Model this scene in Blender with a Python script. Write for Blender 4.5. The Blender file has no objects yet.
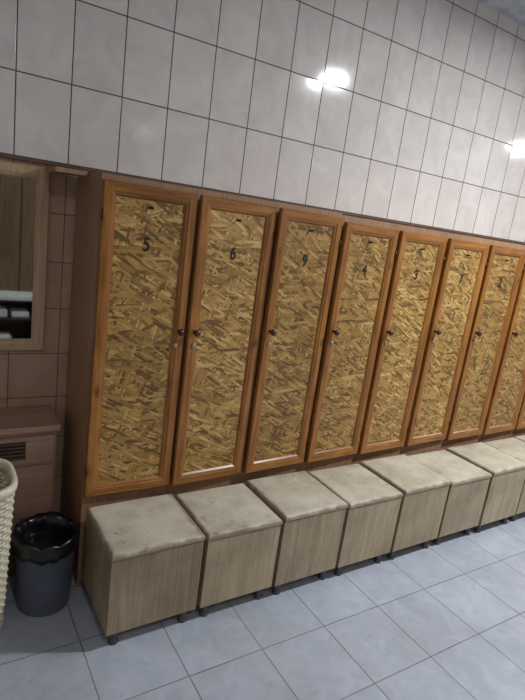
import bpy, bmesh, math, random
from mathutils import Vector, Matrix, noise
random.seed(4)
S=bpy.context.scene
S.view_settings.view_transform='Standard'
S.view_settings.look='None'

# ------------------------------------------------------------ materials
def newmat(name):
    m=bpy.data.materials.new(name); m.use_nodes=True
    nt=m.node_tree; b=nt.nodes['Principled BSDF']
    return m,nt,b
def N(nt,t,**k):
    n=nt.nodes.new(t)
    for a,v in k.items():
        if hasattr(n,a): setattr(n,a,v)
    return n
def L(nt,a,b): nt.links.new(a,b)
def lin(r,g,b):
    f=lambda c:(c/255/12.92) if c/255<=0.04045 else ((c/255+0.055)/1.055)**2.4
    return (f(r),f(g),f(b),1)
def ramp(nt,fac,stops,interp='LINEAR'):
    r=N(nt,'ShaderNodeValToRGB'); r.color_ramp.interpolation=interp
    e=r.color_ramp.elements
    while len(e)<len(stops): e.new(0.5)
    for i,(p,c) in enumerate(stops): e[i].position=p; e[i].color=c
    L(nt,fac,r.inputs[0]); return r.outputs[0]
def mixc(nt,fac,a,b,mode='MIX'):
    m=N(nt,'ShaderNodeMix'); m.data_type='RGBA'; m.blend_type=mode
    if isinstance(fac,(int,float)): m.inputs[0].default_value=fac
    else: L(nt,fac,m.inputs[0])
    for s,i in ((a,6),(b,7)):
        if isinstance(s,tuple): m.inputs[i].default_value=s
        else: L(nt,s,m.inputs[i])
    return m.outputs[2]
def math_(nt,op,a,b=None,c=None):
    m=N(nt,'ShaderNodeMath'); m.operation=op
    for i,s in enumerate((a,b,c)):
        if s is None: continue
        if isinstance(s,(int,float)): m.inputs[i].default_value=s
        else: L(nt,s,m.inputs[i])
    return m.outputs[0]
def objcoord(nt,rnd=True):
    tc=N(nt,'ShaderNodeTexCoord')
    if not rnd: return tc.outputs['Object']
    oi=N(nt,'ShaderNodeObjectInfo')
    mul=math_(nt,'MULTIPLY',oi.outputs['Random'],37.0)
    a=N(nt,'ShaderNodeVectorMath'); a.operation='ADD'
    L(nt,tc.outputs['Object'],a.inputs[0]); L(nt,mul,a.inputs[1]); return a.outputs[0]
def noi(nt,vec,scale,detail=4,rough=.55,dist=0):
    n=N(nt,'ShaderNodeTexNoise'); n.inputs['Scale'].default_value=scale
    n.inputs['Detail'].default_value=detail; n.inputs['Roughness'].default_value=rough
    n.inputs['Distortion'].default_value=dist
    L(nt,vec,n.inputs['Vector']); return n.outputs['Fac']
def mapping(nt,vec,rot=(0,0,0),scale=(1,1,1),loc=(0,0,0)):
    m=N(nt,'ShaderNodeMapping'); m.inputs['Rotation'].default_value=rot
    m.inputs['Scale'].default_value=scale; m.inputs['Location'].default_value=loc
    L(nt,vec,m.inputs[0]); return m.outputs[0]
def bump(nt,b,h,strength=.3,dist=.002):
    n=N(nt,'ShaderNodeBump'); n.inputs['Strength'].default_value=strength
    n.inputs['Distance'].default_value=dist; L(nt,h,n.inputs['Height']); L(nt,n.outputs[0],b.inputs['Normal'])

def wood(name,c1,c2,c3,axis='Z',rough=.3,s=1.0,knots=False,grime=False,vary=False):
    m,nt,b=newmat(name); v=objcoord(nt)
    sc={'Z':(22*s,22*s,1.3*s),'X':(1.3*s,22*s,22*s),'Y':(22*s,1.3*s,22*s)}[axis]
    mp=mapping(nt,v,scale=sc)
    f=noi(nt,mp,1.6,6,.6,1.2)
    fine=noi(nt,mapping(nt,v,scale=tuple(q*6 for q in sc)),1.0,3,.6)
    col=ramp(nt,f,[(.25,c1),(.5,c2),(.75,c3)])
    col=mixc(nt,.28,col,ramp(nt,fine,[(.3,(.35,.35,.35,1)),(.7,(1,1,1,1))]),'MULTIPLY')
    if knots:
        kv=mapping(nt,v,scale=(9,9,4) if axis=='Z' else (4,9,9))
        vo=N(nt,'ShaderNodeTexVoronoi'); L(nt,kv,vo.inputs['Vector']); vo.inputs['Scale'].default_value=.9
        k=ramp(nt,vo.outputs['Distance'],[(.03,(.25,.13,.08,1)),(.13,(1,1,1,1))])
        col=mixc(nt,.8,col,k,'MULTIPLY')
    big=noi(nt,v,1.7,2)
    col=mixc(nt,.35,col,ramp(nt,big,[(.35,(.6,.55,.5,1)),(.65,(1,1,1,1))]),'MULTIPLY')
    if grime:
        g=noi(nt,v,5,5,.65)
        col=mixc(nt,.45,col,ramp(nt,g,[(.32,(.45,.40,.34,1)),(.55,(1,1,1,1))]),'MULTIPLY')
    if vary:
        oi=N(nt,'ShaderNodeObjectInfo')
        col=mixc(nt,1,col,ramp(nt,oi.outputs['Random'],[(0,(.78,.76,.72,1)),(1,(1,1,1,1))]),'MULTIPLY')
    L(nt,col,b.inputs['Base Color']); b.inputs['Roughness'].default_value=rough
    bump(nt,b,fine,.15,.001); return m

pineV=wood('varnished_pine_vertical',lin(112,68,24),lin(158,102,42),lin(184,128,60),'Z',.34,knots=True,grime=True)
pineH=wood('varnished_pine_horizontal',lin(112,68,24),lin(158,102,42),lin(184,128,60),'X',.34,knots=True,grime=True)
lamS=wood('laminate_side_panel',lin(146,108,80),lin(164,126,96),lin(178,142,112),'Z',.45)
lamB=wood('laminate_bench',lin(160,138,110),lin(186,166,136),lin(204,184,154),'Z',.42,.8,grime=True,vary=True)
lamM=wood('mirror_frame_wood',lin(176,144,110),lin(196,166,132),lin(208,182,148),'Z',.4)
cabM=wood('cabinet_laminate',lin(166,132,112),lin(182,148,126),lin(194,162,140),'X',.5,.5)
darkW=wood('dark_plank',lin(84,64,46),lin(112,88,64),lin(134,108,82),'Z',.5)
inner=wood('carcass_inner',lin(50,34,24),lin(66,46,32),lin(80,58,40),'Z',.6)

def osb():
    m,nt,b=newmat('osb_board'); v=objcoord(nt)
    wb=N(nt,'ShaderNodeTexNoise'); wb.inputs['Scale'].default_value=14; wb.inputs['Detail'].default_value=2; L(nt,v,wb.inputs['Vector'])
    wo=N(nt,'ShaderNodeVectorMath'); wo.operation='MULTIPLY_ADD'; L(nt,wb.outputs['Color'],wo.inputs[0]); wo.inputs[1].default_value=(.012,.012,.012); L(nt,v,wo.inputs[2])
    v2=wo.outputs[0]
    layers=[(0.15,14,95),(0.85,15,105),(-.7,14,100),(.42,12,90),(-.25,15,105),(1.3,19,110),(.05,10,80),(-.5,17,110)]
    val=None
    for i,(ang,sx,sz) in enumerate(layers):
        mp=mapping(nt,v2,rot=(0,ang,0))
        mp=mapping(nt,mp,scale=(sx,2,sz),loc=(i*3.1,i*.7,i*5.3))
        vo=N(nt,'ShaderNodeTexVoronoi'); vo.inputs['Scale'].default_value=1.0
        vo.inputs['Randomness'].default_value=1
        L(nt,mp,vo.inputs['Vector'])
        sp=N(nt,'ShaderNodeSeparateColor'); L(nt,vo.outputs['Color'],sp.inputs[0])
        r=sp.outputs[0]; g=sp.outputs[1]
        g=math_(nt,'SUBTRACT',g,math_(nt,'MULTIPLY',vo.outputs['Distance'],.25))
        if val is None: val=g
        else:
            mask=math_(nt,'GREATER_THAN',r,.66)
            mx=N(nt,'ShaderNodeMix'); mx.data_type='FLOAT'
            L(nt,mask,mx.inputs[0]); L(nt,val,mx.inputs[2]); L(nt,g,mx.inputs[3]); val=mx.outputs[0]
    fine=noi(nt,mapping(nt,v,rot=(0,.3,0),scale=(40,40,220)),1,3)
    val2=math_(nt,'ADD',val,math_(nt,'MULTIPLY',math_(nt,'SUBTRACT',fine,.5),.3))
    col=ramp(nt,val2,[(-.0,lin(108,78,34)),(.12,lin(138,104,50)),(.35,lin(166,128,66)),(.65,lin(184,146,82)),(.92,lin(212,180,116))])
    big=noi(nt,v,3.0,3)
    col=mixc(nt,.45,col,ramp(nt,big,[(.35,(.64,.60,.50,1)),(.62,(1,1,1,1))]),'MULTIPLY')
    oi=N(nt,'ShaderNodeObjectInfo')
    col=mixc(nt,1,col,ramp(nt,oi.outputs['Random'],[(0,(.76,.72,.64,1)),(1,(1,1,1,1))]),'MULTIPLY')
    L(nt,col,b.inputs['Base Color']); b.inputs['Roughness'].default_value=.42
    bump(nt,b,val,.25,.001); return m
OSB=osb()

def tiles(name,w,h,ox,oy,axes,c1,c2,grout,msize,rough,jit,veinscale=6,grime=0,wavamp=.25):
    m,nt,b=newmat(name)
    tc=N(nt,'ShaderNodeTexCoord').outputs['Object']
    sp=N(nt,'ShaderNodeSeparateXYZ'); L(nt,tc,sp.inputs[0])
    u=math_(nt,'SUBTRACT',sp.outputs[axes[0]],ox); v=math_(nt,'SUBTRACT',sp.outputs[axes[1]],oy)
    fu=math_(nt,'DIVIDE',u,w); fv=math_(nt,'DIVIDE',v,h)
    du=math_(nt,'MULTIPLY',math_(nt,'PINGPONG',fu,.5),w)
    dv=math_(nt,'MULTIPLY',math_(nt,'PINGPONG',fv,.5),h)
    d=math_(nt,'MINIMUM',du,dv)
    mr=N(nt,'ShaderNodeMapRange'); mr.inputs[1].default_value=msize*.7; mr.inputs[2].default_value=msize*1.3
    L(nt,d,mr.inputs[0]); tile=mr.outputs[0]
    cb=N(nt,'ShaderNodeCombineXYZ'); L(nt,math_(nt,'FLOOR',fu),cb.inputs[0]); L(nt,math_(nt,'FLOOR',fv),cb.inputs[1])
    wn=N(nt,'ShaderNodeTexWhiteNoise'); L(nt,cb.outputs[0],wn.inputs['Vector'])
    ad=N(nt,'ShaderNodeVectorMath'); ad.operation='MULTIPLY_ADD'
    L(nt,wn.outputs['Color'],ad.inputs[0]); ad.inputs[1].default_value=(9,9,9); L(nt,tc,ad.inputs[2])
    n1=noi(nt,ad.outputs[0],veinscale,5,.6,1.0)
    col=ramp(nt,n1,[(.3,c1),(.62,c2)])
    va=ramp(nt,wn.outputs['Value'],[(0,(.95,.95,.95,1)),(1,(1,1,1,1))])
    col=mixc(nt,1,col,va,'MULTIPLY')
    gn=noi(nt,tc,3,3)
    gcol=ramp(nt,gn,[(.35,grout),(.7,tuple(min(1,x*1.7) for x in grout[:3])+(1,))])
    col=mixc(nt,tile,gcol,col)
    if grime:
        g1=noi(nt,tc,2.2,6,.7); g2=noi(nt,tc,40,3,.7)
        col=mixc(nt,grime,col,ramp(nt,g1,[(.35,(.62,.60,.56,1)),(.6,(1,1,1,1))]),'MULTIPLY')
        col=mixc(nt,grime,col,ramp(nt,g2,[(.27,(.45,.42,.38,1)),(.36,(1,1,1,1))]),'MULTIPLY')
    L(nt,col,b.inputs['Base Color'])
    rr=N(nt,'ShaderNodeMapRange'); rr.inputs[3].default_value=.8; rr.inputs[4].default_value=rough; L(nt,tile,rr.inputs[0])
    L(nt,rr.outputs[0],b.inputs['Roughness'])
    g=N(nt,'ShaderNodeNewGeometry')
    s=N(nt,'ShaderNodeVectorMath'); s.operation='SUBTRACT'; L(nt,wn.outputs['Color'],s.inputs[0]); s.inputs[1].default_value=(.5,.5,.5)
    a=N(nt,'ShaderNodeVectorMath'); a.operation='MULTIPLY_ADD'; L(nt,s.outputs[0],a.inputs[0]); a.inputs[1].default_value=(jit,)*3; L(nt,g.outputs['Normal'],a.inputs[2])
    nn=N(nt,'ShaderNodeVectorMath'); nn.operation='NORMALIZE'; L(nt,a.outputs[0],nn.inputs[0])
    bp=N(nt,'ShaderNodeBump'); bp.inputs['Strength'].default_value=.5; bp.inputs['Distance'].default_value=.002
    wav=noi(nt,tc,7,2)
    hh=math_(nt,'ADD',tile,math_(nt,'MULTIPLY',wav,wavamp))
    L(nt,hh,bp.inputs['Height']); L(nt,nn.outputs[0],bp.inputs['Normal']); L(nt,bp.outputs[0],b.inputs['Normal'])
    return m
tileW=tiles('white_wall_tile',.2,.3,.286,.23,(0,2),lin(206,198,194),lin(218,212,207),lin(62,54,50),.0024,.085,.03,grime=.15)
tileWs=tiles('white_wall_tile_side',.2,.3,.0,.23,(1,2),lin(206,198,194),lin(218,212,207),lin(62,54,50),.0024,.085,.03,grime=.15)
tileB=tiles('brown_wall_tile',.2,.2,.286,.13,(0,2),lin(170,138,116),lin(186,154,130),lin(100,76,62),.002,.3,.02)
tileF=tiles('grey_floor_tile',.31,.31,1.09,1.055,(0,1),lin(166,172,184),lin(180,186,198),lin(112,110,112),.0022,.36,.008,veinscale=10,grime=.4)

def plain(name,c,rough=.5,metal=0,ns=12,amt=.15):
    m,nt,b=newmat(name); v=objcoord(nt)
    n=noi(nt,v,ns,4); dk=tuple(x*(1-amt*2) for x in c[:3])+(1,)
    L(nt,ramp(nt,n,[(.3,dk),(.6,c)]),b.inputs['Base Color'])
    b.inputs['Roughness'].default_value=rough; b.inputs['Metallic'].default_value=metal
    return m
ceilM=plain('painted_ceiling',lin(196,206,216),.7)
knobM=plain('dark_wood_knob',lin(70,34,16),.25)
metalM=plain('lock_metal',lin(190,185,170),.25,1)
hingeM=plain('hinge_brass',lin(96,72,44),.45,1)
footM=plain('dark_foot',lin(78,78,80),.45)
blackM=plain('black_number',lin(14,12,10),.5)
grilM=plain('dark_grille',lin(96,78,66),.5)
whiteM=plain('white_laminate',lin(214,214,210),.4)
bagM=plain('black_bag',lin(16,16,19),.28)
binM=plain('grey_blue_plastic',lin(108,112,126),.4)
wickM=plain('cream_plastic',lin(222,214,190),.42,amt=.06)
dustM=plain('brown_edge_trim',lin(96,74,60),.7)
mirM=plain('mirror_glass',lin(205,210,208),.03,1,amt=.02)
metalD=plain('lamp_housing',lin(200,200,200),.4)
def vinyl():
    m,nt,b=newmat('cream_vinyl'); v=objcoord(nt)
    n=noi(nt,v,6,5,.6); n2=noi(nt,v,22,6,.75); n3=noi(nt,v,4.5,3)
    col=ramp(nt,n,[(.3,lin(162,152,134)),(.6,lin(198,190,172))])
    st=ramp(nt,n2,[(.33,(.36,.28,.21,1)),(.43,(1,1,1,1))])
    sm=ramp(nt,n3,[(.42,(0,0,0,1)),(.58,(1,1,1,1))])
    col=mixc(nt,sm,col,mixc(nt,.8,col,st,'MULTIPLY'))
    tc=N(nt,'ShaderNodeTexCoord').outputs['Object']; sp=N(nt,'ShaderNodeSeparateXYZ'); L(nt,tc,sp.inputs[0])
    dx=math_(nt,'MINIMUM',sp.outputs[0],math_(nt,'SUBTRACT',.352,sp.outputs[0]))
    dd=math_(nt,'MINIMUM',sp.outputs[1],dx)
    en=math_(nt,'ADD',dd,math_(nt,'MULTIPLY',math_(nt,'SUBTRACT',noi(nt,v,18,4),.5),.04))
    er=ramp(nt,en,[(.0,(.5,.41,.32,1)),(.010,(1,1,1,1))])
    col=mixc(nt,.8,col,er,'MULTIPLY')
    L(nt,col,b.inputs['Base Color']); b.inputs['Roughness'].default_value=.45
    bump(nt,b,noi(nt,v,11,3),.35,.012); return m
vinM=vinyl()
def emis(name,s):
    m,nt,b=newmat(name); b.inputs['Base Color'].default_value=(.9,.95,1,1)
    b.inputs['Emission Color'].default_value=(.9,.96,1,1); b.inputs['Emission Strength'].default_value=s
    return m
lampM=emis('lamp_diffuser',16)
lampM2=emis('lamp_diffuser_dim',5)

# ------------------------------------------------------------ mesh helpers
def addbox(bm,x0,x1,y0,y1,z0,z1,mi=0,bev=0,seg=2):
    t=bmesh.new(); bmesh.ops.create_cube(t,size=1)
    for v in t.verts:
        v.co=Vector((x0+(v.co.x+.5)*(x1-x0),y0+(v.co.y+.5)*(y1-y0),z0+(v.co.z+.5)*(z1-z0)))
    if bev: bmesh.ops.bevel(t,geom=t.edges[:],offset=bev,segments=seg,affect='EDGES',profile=.5)
    for f in t.faces: f.material_index=mi
    me=bpy.data.meshes.new('t'); t.to_mesh(me); t.free(); bm.from_mesh(me); bpy.data.meshes.remove(me)
def addlathe(bm,prof,cx,cy,cz,axis='Z',seg=24,mi=0,fn=None):
    rings=[]
    for r,h in prof:
        ring=[]
        for i in range(seg):
            a=2*math.pi*i/seg; rr=r
            if fn: rr,hh=fn(r,h,a)
            else: hh=h
            p=(rr*math.cos(a),rr*math.sin(a),hh)
            if axis=='Y': p=(p[0],-p[2],p[1])
            ring.append(bm.verts.new((p[0]+cx,p[1]+cy,p[2]+cz)))
        rings.append(ring)
    for a,b in zip(rings,rings[1:]):
        for i in range(seg):
            f=bm.faces.new((a[i],a[(i+1)%seg],b[(i+1)%seg],b[i])); f.material_index=mi; f.smooth=True
    for ring,rev in ((rings[0],True),(rings[-1],False)):
        try:
            f=bm.faces.new(list(reversed(ring)) if rev else ring); f.material_index=mi
        except: pass
def obj(name,bm,mats,parent=None,loc=(0,0,0),rot=(0,0,0),fix=True):
    if fix: bmesh.ops.recalc_face_normals(bm,faces=bm.faces[:])
    me=bpy.data.meshes.new(name); bm.to_mesh(me); bm.free()
    for m in mats: me.materials.append(m)
    o=bpy.data.objects.new(name,me); S.collection.objects.link(o)
    o.location=loc; o.rotation_euler=rot
    if parent: o.parent=parent
    return o
def empty(name,loc=(0,0,0),rot=(0,0,0)):
    o=bpy.data.objects.new(name,None); S.collection.objects.link(o); o.location=loc; o.rotation_euler=rot
    o.empty_display_size=.1; return o
def simple(name,boxes,mats,parent=None,loc=(0,0,0),rot=(0,0,0),bev=0):
    bm=bmesh.new()
    for bx in boxes:
        mi=bx[6] if len(bx)>6 else 0
        addbox(bm,*bx[:6],mi,bev)
    return obj(name,bm,mats,parent,loc,rot)

# ------------------------------------------------------------ room
XL,XR,YF,YB,ZC=-.95,7.6,-1.6,2.36,3.0
simple('floor',[(XL-.1,XR+.1,YF-.1,YB+.1,-.1,0)],[tileF])
simple('ceiling',[(XL-.1,XR+.1,YF-.1,YB+.1,ZC,ZC+.1)],[ceilM])
simple('wall_back',[(XL,XR,YB,YB+.1,0,ZC,0),(XL,XR,YB-.014,YB,1.73,ZC,1)],[tileB,tileW])
simple('wall_left',[(XL-.1,XL,YF,YB,0,ZC)],[tileWs])
simple('wall_right',[(XR,XR+.1,YF,YB,0,ZC)],[tileWs])
simple('wall_front',[(XL,XR,YF-.1,YF,0,ZC)],[tileW])
simple('trim_1',[(XL,XR,YB-.018,YB-.0005,1.716,1.7295)],[dustM],bev=.002)
simple('trim_2',[(.40,.519,2.15,YB-.02,1.688,1.706)],[lamS],bev=.002)

# ------------------------------------------------------------ lockers
def doorframe(W,H,w=.05,t=.022):
    prof=[(0,0),(0,-t+.005),(.004,-t),(w*.62,-t),(w*.72,-t+.003),(w*.86,-t+.005),(w,-t+.012),(w,0)]
    bm=bmesh.new(); rings=[]
    for (sx,sz) in ((0,0),(1,0),(1,1),(0,1)):
        r=[]
        for (d,y) in prof:
            x=d if sx==0 else W-d; z=d if sz==0 else H-d
            r.append(bm.verts.new((x,y,z)))
        rings.append(r)
    for k in range(4):
        a,b=rings[k],rings[(k+1)%4]
        for i in range(len(prof)-1):
            f=bm.faces.new((a[i],b[i],b[i+1],a[i+1])); f.material_index=1 if k%2==0 else 0
    for k in range(4):
        a,b=rings[k],rings[(k+1)%4]
        f=bm.faces.new((a[-1],b[-1],b[0],a[0]))
        f.material_index=1 if k%2==0 else 0
    return bm
P=.371; X0=.525; YD=1.972
digits=['5','6','9','4','3','7','2','1','8','0']
angs=[1.2,3.0,3.2,2.6,1.8,2.2,1.6,2.0,1.5,1.0]
for i in range(11):
    x=X0+i*P
    top=1.702 if i<3 else 1.694
    e=empty('wooden_locker',(x,YD,0))
    w=P-.002; D=YB-YD-.022; th=.016
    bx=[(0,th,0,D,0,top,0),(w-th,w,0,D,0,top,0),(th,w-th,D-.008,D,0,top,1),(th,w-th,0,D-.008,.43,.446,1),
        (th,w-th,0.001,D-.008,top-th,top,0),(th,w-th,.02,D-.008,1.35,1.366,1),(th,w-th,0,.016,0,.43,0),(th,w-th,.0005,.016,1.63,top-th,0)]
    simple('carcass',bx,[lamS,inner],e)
    zb=.437+ (0.006 if i in(2,5) else 0)+ (.008 if i>2 else 0); zt=1.680 if i<3 else 1.664
    H=zt-zb; W=P-.010
    hl=(i==0); ang=math.radians(angs[i%10])
    if hl: piv=empty('door',(.003,-.002,zb),(0,0,-ang)); ox=0
    else:  piv=empty('door',(.003+W,-.002,zb),(0,0,ang)); ox=-W
    piv.parent=e
    def dobj(name,bm,mats,loc=(0,0,0)): return obj(name,bm,mats,piv,(ox+loc[0],loc[1],loc[2]))
    dobj('door_frame',doorframe(W,H),[pineV,pineH])
    bm=bmesh.new(); addbox(bm,.044,W-.044,-.010,-.001,.044,H-.044)
    dobj('osb_panel',bm,[OSB])
    kx=W-.026 if hl else .026; kz=.70
    bm=bmesh.new(); addlathe(bm,[(.007,0),(.006,.012),(.009,.016),(.014,.022),(.015,.028),(.012,.034),(.004,.037)],0,0,0,'Y',20)
    dobj('knob',bm,[knobM],(kx,-.0225,kz))
    bm=bmesh.new(); addlathe(bm,[(.010,0),(.010,.003),(.008,.005),(.004,.0055)],0,0,0,'Y',18); addbox(bm,-.001,.001,-.0065,-.005,-.005,.005)
    dobj('lock',bm,[metalM],(kx-(.01 if hl else -.002),-.0225,kz-.06))
    bm=bmesh.new(); addbox(bm,-.010,.010,-.003,0,-.004,.004,0,.001); addlathe(bm,[(.003,0),(.003,.012),(.005,.016),(.001,.018)],0,0,0,'Y',10)
    dobj('hook',bm,[blackM],(W*.5,-.0115,H-.075))
    cu=bpy.data.curves.new('n','FONT'); cu.body=digits[i%10]; cu.size=.072 ; cu.extrude=.0008; cu.align_x='CENTER'; cu.offset=.0015
    to=bpy.data.objects.new('tmpn',cu); S.collection.objects.link(to)
    dg=bpy.context.evaluated_depsgraph_get(); me=bpy.data.meshes.new_from_object(to.evaluated_get(dg)); bpy.data.objects.remove(to)
    me.materials.clear(); me.materials.append(blackM)
    no=bpy.data.objects.new('number',me); S.collection.objects.link(no); no.parent=piv
    no.location=(ox+W*.5-.006,-.0115,H-.235); no.rotation_euler=(math.radians(90),0,0); no.scale=(.8,1,1)
    bm=bmesh.new(); hx=0.001 if hl else W-.001
    for hz in (.12,H-.12): addlathe(bm,[(.004,hz-.02),(.004,hz+.02)],hx,-.024,0,'Z',10)
    dobj('hinges',bm,[hingeM])

# ------------------------------------------------------------ bench boxes
def cushion(W,D,T):
    bm=bmesh.new()
    def pt(u,v):
        a=min(u,1-u)*W; b=min(v,1-v)*D
        r=.012
        z=T-r+ (math.sqrt(max(0,r*r-(r-min(min(a,b),r))**2)))
        z+=.007*(math.sin(math.pi*u)*math.sin(math.pi*v))**.6
        return z
    us=[0,.006,.015,.03,.06]+[.06+.88*k/12 for k in range(1,12)]+[.94,.97,.985,.994,1]
    g=[[bm.verts.new((u*W,v*D,pt(u,v))) for v in us] for u in us]; m=len(us)
    for i in range(m-1):
        for j in range(m-1):
            f=bm.faces.new((g[i][j],g[i+1][j],g[i+1][j+1],g[i][j+1])); f.smooth=True
    per=[g[i][0] for i in range(m)]+[g[m-1][j] for j in range(1,m)]+[g[i][m-1] for i in range(m-2,-1,-1)]+[g[0][j] for j in range(m-2,0,-1)]
    low=[bm.verts.new((v.co.x,v.co.y,0)) for v in per]
    for k in range(len(per)):
        bm.faces.new((per[k],low[k],low[(k+1)%len(per)],per[(k+1)%len(per)]))
    bm.faces.new(low); return bm
BP=.362
def bench(x,y,rz=0,dz=0,dw=0):
    e=empty('cushioned_storage_bench',(x,y,0),(0,0,rz))
    w=BP-.015+dw; d=.34; t=.016; z0=.066; z1=.377+dz
    bx=[(0,w,0,t,z0,z1),(0,t,t,d,z0,z1),(w-t,w,t,d,z0,z1),(t,w-t,d-t,d,z0,z1),(t,w-t,t,d-t,z0,z0+t)]
    simple('box_body',bx,[lamB],e,bev=.0012)
    simple('lid_board',[(-.001,w+.001,-.003,d,z1+.002,z1+.011)],[lamB],e,bev=.002)
    obj('cushion',cushion(w+.004,d+.004,.018),[vinM],e,(-.002,-.006,z1+.011),(math.radians(.2+dz*30),0,0))
    for k,(fx,fy) in enumerate(((.04,.035),(w-.04,.035),(.04,d-.04),(w-.04,d-.04))):
        bm=bmesh.new(); addlathe(bm,[(.019,0),(.020,.006),(.015,.012),(.015,.050),(.024,.056),(.024,.066)],fx,fy,0,'Z',18)
        obj('foot_%d'%(k+1),bm,[footM],e)
dys=[0,.004,0,-.003,-.006,-.003,-.008,-.004,-.006,-.004,-.006]
dzs=[0,-.006,.006,.000,.009,-.004,.006,0,.005,0,0]
rzs=[.5,.4,.6,.2,.9,.3,.6,.4,.5,.3,.4]
for i in range(11):
    if i==0: bench(.540,1.590,math.radians(.6),0,.016)
    else: bench(.558+i*BP,1.586+dys[i],math.radians(rzs[i])*.7,dzs[i])

# ------------------------------------------------------------ mirror
e=empty('wall_mirror',(-.16,YB-.001,.95))
Wm,Hm=.58,.75
bm=doorframe(Wm,Hm,.05,.024)
obj('mirror_frame',bm,[lamM,lamM],e)
simple('mirror_glass',[(.046,Wm-.046,-.010,-.004,.046,Hm-.046)],[mirM],e)

# ------------------------------------------------------------ cabinet left
e=empty('low_cabinet',(-.30,2.13,0))
cw=.76; cd=.228
simple('cabinet_body',[(.01,cw-.01,.014,cd,.0,.665)],[cabM],e,bev=.002)
simple('cabinet_top',[(0,cw,-.012,cd,.666,.692)],[cabM],e,bev=.004)
simple('vent_frame',[(.02,cw-.02,0,.013,.525,.545),(.02,cw-.02,0,.013,.625,.645),(.02,.05,0,.013,.545,.625),(cw-.13,cw-.02,0,.013,.545,.625)],[cabM],e,bev=.002)
sl=[(.05,cw-.13,.010,.0135,.545,.625,1)]+[(.05,cw-.13,.002,.010,.547+k*.016,.556+k*.016,0) for k in range(5)]
simple('vent_grille',sl,[grilM,blackM],e)
simple('door_fronts',[(.02,cw/2-.003,0,.013,.06,.51),(cw/2+.003,cw-.02,0,.013,.06,.51)],[cabM],e,bev=.003)
bm=bmesh.new(); 
for hx in (cw/2-.05,cw/2+.05): addlathe(bm,[(.006,0),(.006,.014),(.012,.018),(.011,.026),(.003,.029)],hx,0,.40,'Y',16)
obj('handles',bm,[metalM],e)

# ------------------------------------------------------------ trash bin
e=empty('trash_bin',(.388,1.945,0))
bm=bmesh.new()
addlathe(bm,[(.096,0),(.100,.004),(.114,.295),(.119,.297),(.119,.307),(.112,.307),(.094,.012),(.05,.010)],0,0,0,'Z',40)
obj('bin_body',bm,[binM],e)
def bagf(r,h,a):
    n=noise.noise(Vector((math.cos(a)*2.3,math.sin(a)*2.3,h*14)))+.5*noise.noise(Vector((math.cos(a)*7,math.sin(a)*7,h*25)))
    return r+(abs(n)*.008 if r>.113 else -abs(n)*.015), h+n*.016
bm=bmesh.new()
addlathe(bm,[(.121,.262),(.122,.28),(.1225,.295),(.123,.308),(.121,.320),(.115,.324),(.104,.310),(.100,.26),(.092,.20),(.075,.14),(.05,.10),(.01,.09)],0,0,0,'Z',72,fn=bagf)
obj('bin_bag',bm,[bagM],e)

# ------------------------------------------------------------ wicker basket (rounded-rectangular)
e=empty('wicker_laundry_basket',(.045,1.935,0))
Hb=.60
def bp_(a,z,o=0):
    c,s=math.cos(a),math.sin(a); p=2/3.6
    hx=.185+.028*z/Hb+o; hy=.122+.022*z/Hb+o
    return (math.copysign(abs(c)**p,c)*hx, math.copysign(abs(s)**p,s)*hy)
# arc-length uniform parameters
def params(n):
    M_=2000; pts=[bp_(2*math.pi*k/M_,Hb*.5) for k in range(M_+1)]
    acc=[0]
    for k in range(M_): acc.append(acc[-1]+math.dist(pts[k],pts[k+1]))
    out=[]; j=0
    for i in range(n):
        t=acc[-1]*i/n
        while acc[j+1]<t: j+=1
        out.append(2*math.pi*j/M_)
    return out
rows=35; nr=30; seg=nr*4
PA=params(seg)
bm=bmesh.new()
for r in range(rows):
    z=.03+(Hb-.07)*r/(rows-1); hh=.0070
    rings=[]
    for i in range(seg):
        o=.0045*math.cos(2*math.pi*nr*i/seg+ (math.pi if r%2 else 0))
        c=[]
        for (dr,dz) in ((-.002,-hh),(.002,-hh*.7),(.003,0),(.002,hh*.7),(-.002,hh)):
            x,y=bp_(PA[i],z,o+dr); c.append(bm.verts.new((x,y,z+dz)))
        rings.append(c)
    for i in range(seg):
        a,b=rings[i],rings[(i+1)%seg]
        for k in range(5):
            f=bm.faces.new((a[k],b[k],b[(k+1)%5],a[(k+1)%5])); f.smooth=True
obj('basket_weave',bm,[wickM],e)
bm=bmesh.new()
for i in range(0,seg,2):
    pr=[]; a=PA[i]
    for z in (.01,Hb-.02):
        x,y=bp_(a,z)
        pr.append([bm.verts.new((x+dx,y+dy,z)) for dx,dy in ((-.003,-.003),(.003,-.003),(.003,.003),(-.003,.003))])
    for k in range(4): bm.faces.new((pr[0][k],pr[0][(k+1)%4],pr[1][(k+1)%4],pr[1][k]))
obj('basket_ribs',bm,[wickM],e)
def sweep(prof,closed):
    bm=bmesh.new(); rings=[]
    for (o,z) in prof:
        rings.append([bm.verts.new((*bp_(a,min(z,Hb),o),z)) for a in PA])
    n=len(rings)
    for k in range(n if closed else n-1):
        a,b=rings[k],rings[(k+1)%n]
        for i in range(seg):
            f=bm.faces.new((a[i],a[(i+1)%seg],b[(i+1)%seg],b[i])); f.smooth=True
    if not closed: bm.faces.new(rings[-1]); bm.faces.new(rings[0])
    return bm
obj('basket_rim',sweep([(-.010,Hb-.035),(.006,Hb-.035),(.012,Hb-.026),(.013,Hb-.01),(.008,Hb),(-.004,Hb),(-.010,Hb-.008)],True),[wickM],e)
obj('basket_base',sweep([(.002,0),(.007,.006),(.007,.022),(.0,.026),(-.01,.012)],False),[wickM],e)

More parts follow.
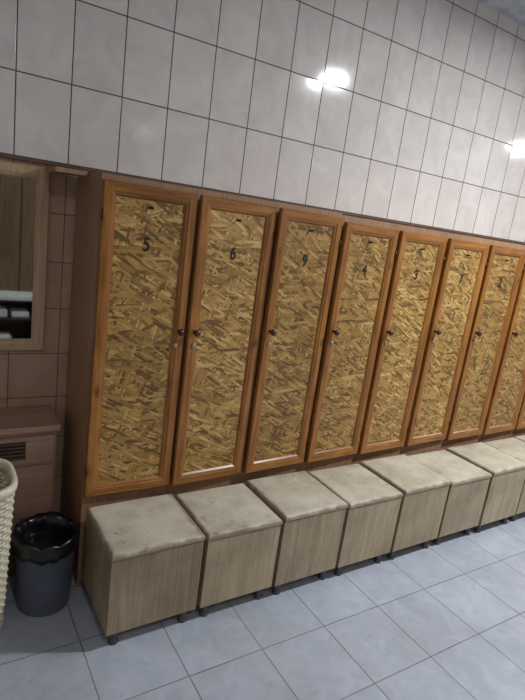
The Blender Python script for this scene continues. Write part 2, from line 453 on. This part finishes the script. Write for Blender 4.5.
# ------------------------------------------------------------ opposite side (seen in the mirror)
e=empty('plank_cupboard',(.0,-1.595,0))
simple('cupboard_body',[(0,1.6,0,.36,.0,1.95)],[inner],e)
pl=[(0.005+k*.2,.195+k*.2,.362,.38,.05,1.93) for k in range(8)]
simple('plank_doors',pl,[darkW],e,bev=.004)
e=empty('low_shelf_unit',(.40,-1.20,0))
simple('shelf_top',[(0,.54,0,.32,.56,.60)],[whiteM],e,bev=.004)
simple('shelf_frame',[(.01,.03,.01,.31,0,.56),(.51,.53,.01,.31,0,.56),(.03,.51,.01,.025,.05,.56),(.03,.51,.025,.30,.05,.07),(.03,.51,.025,.30,.36,.38)],[inner],e,bev=.002)
bm=bmesh.new(); addbox(bm,.06,.26,.08,.28,.38,.46,0,.012); addbox(bm,.30,.46,.08,.28,.38,.44,0,.012); addbox(bm,.08,.30,.08,.28,.07,.20,0,.015)
obj('folded_towels',bm,[whiteM],e)

# ------------------------------------------------------------ lamps and one added fill
for k,(lx,ly,pw,mm) in enumerate(((3.0,.62,82,lampM),(6.0,.50,52,lampM2),(.3,-.75,14,lampM2))):  # last entry is an unseen fill fixture, added to brighten the left side
    e=empty('ceiling_or_fill_lamp',(lx,ly,ZC))
    bm=bmesh.new(); addlathe(bm,[(.02,-.001),(.13,-.001),(.132,-.03),(.12,-.034),(.02,-.03)],0,0,0,'Z',48)
    obj('lamp_housing',bm,[metalD],e)
    bm=bmesh.new(); addlathe(bm,[(.116,-.036),(.112,-.050),(.10,-.062),(.07,-.070),(.04,-.073),(.005,-.074)],0,0,0,'Z',48)
    obj('lamp_diffuser',bm,[mm],e)
    ld=bpy.data.lights.new('lamp_light','AREA'); ld.shape='DISK'; ld.size=.20; ld.energy=pw; ld.color=(.94,.975,1)
    lo=bpy.data.objects.new('lamp_light',ld); S.collection.objects.link(lo); lo.parent=e; lo.location=(0,0,-.085)

w=bpy.data.worlds.new('w'); S.world=w; w.use_nodes=True
w.node_tree.nodes['Background'].inputs[0].default_value=(.5,.55,.6,1); w.node_tree.nodes['Background'].inputs[1].default_value=.3

# ------------------------------------------------------------ camera
cd=bpy.data.cameras.new('camera'); cam=bpy.data.objects.new('camera',cd); S.collection.objects.link(cam); S.camera=cam
cd.sensor_fit='VERTICAL'; cd.sensor_height=36; cd.sensor_width=36; cd.lens=527/700*36
cd.clip_start=.02
M=Matrix(((.8445,.0102,-.5355,0),(-.5186,.2653,-.8128,0),(.1339,.9641,.2292,1.6),(0,0,0,1)))
q=M.to_3x3().to_quaternion(); q.normalize()
cam.rotation_mode='QUATERNION'; cam.rotation_quaternion=q; cam.location=(0,0,1.6)
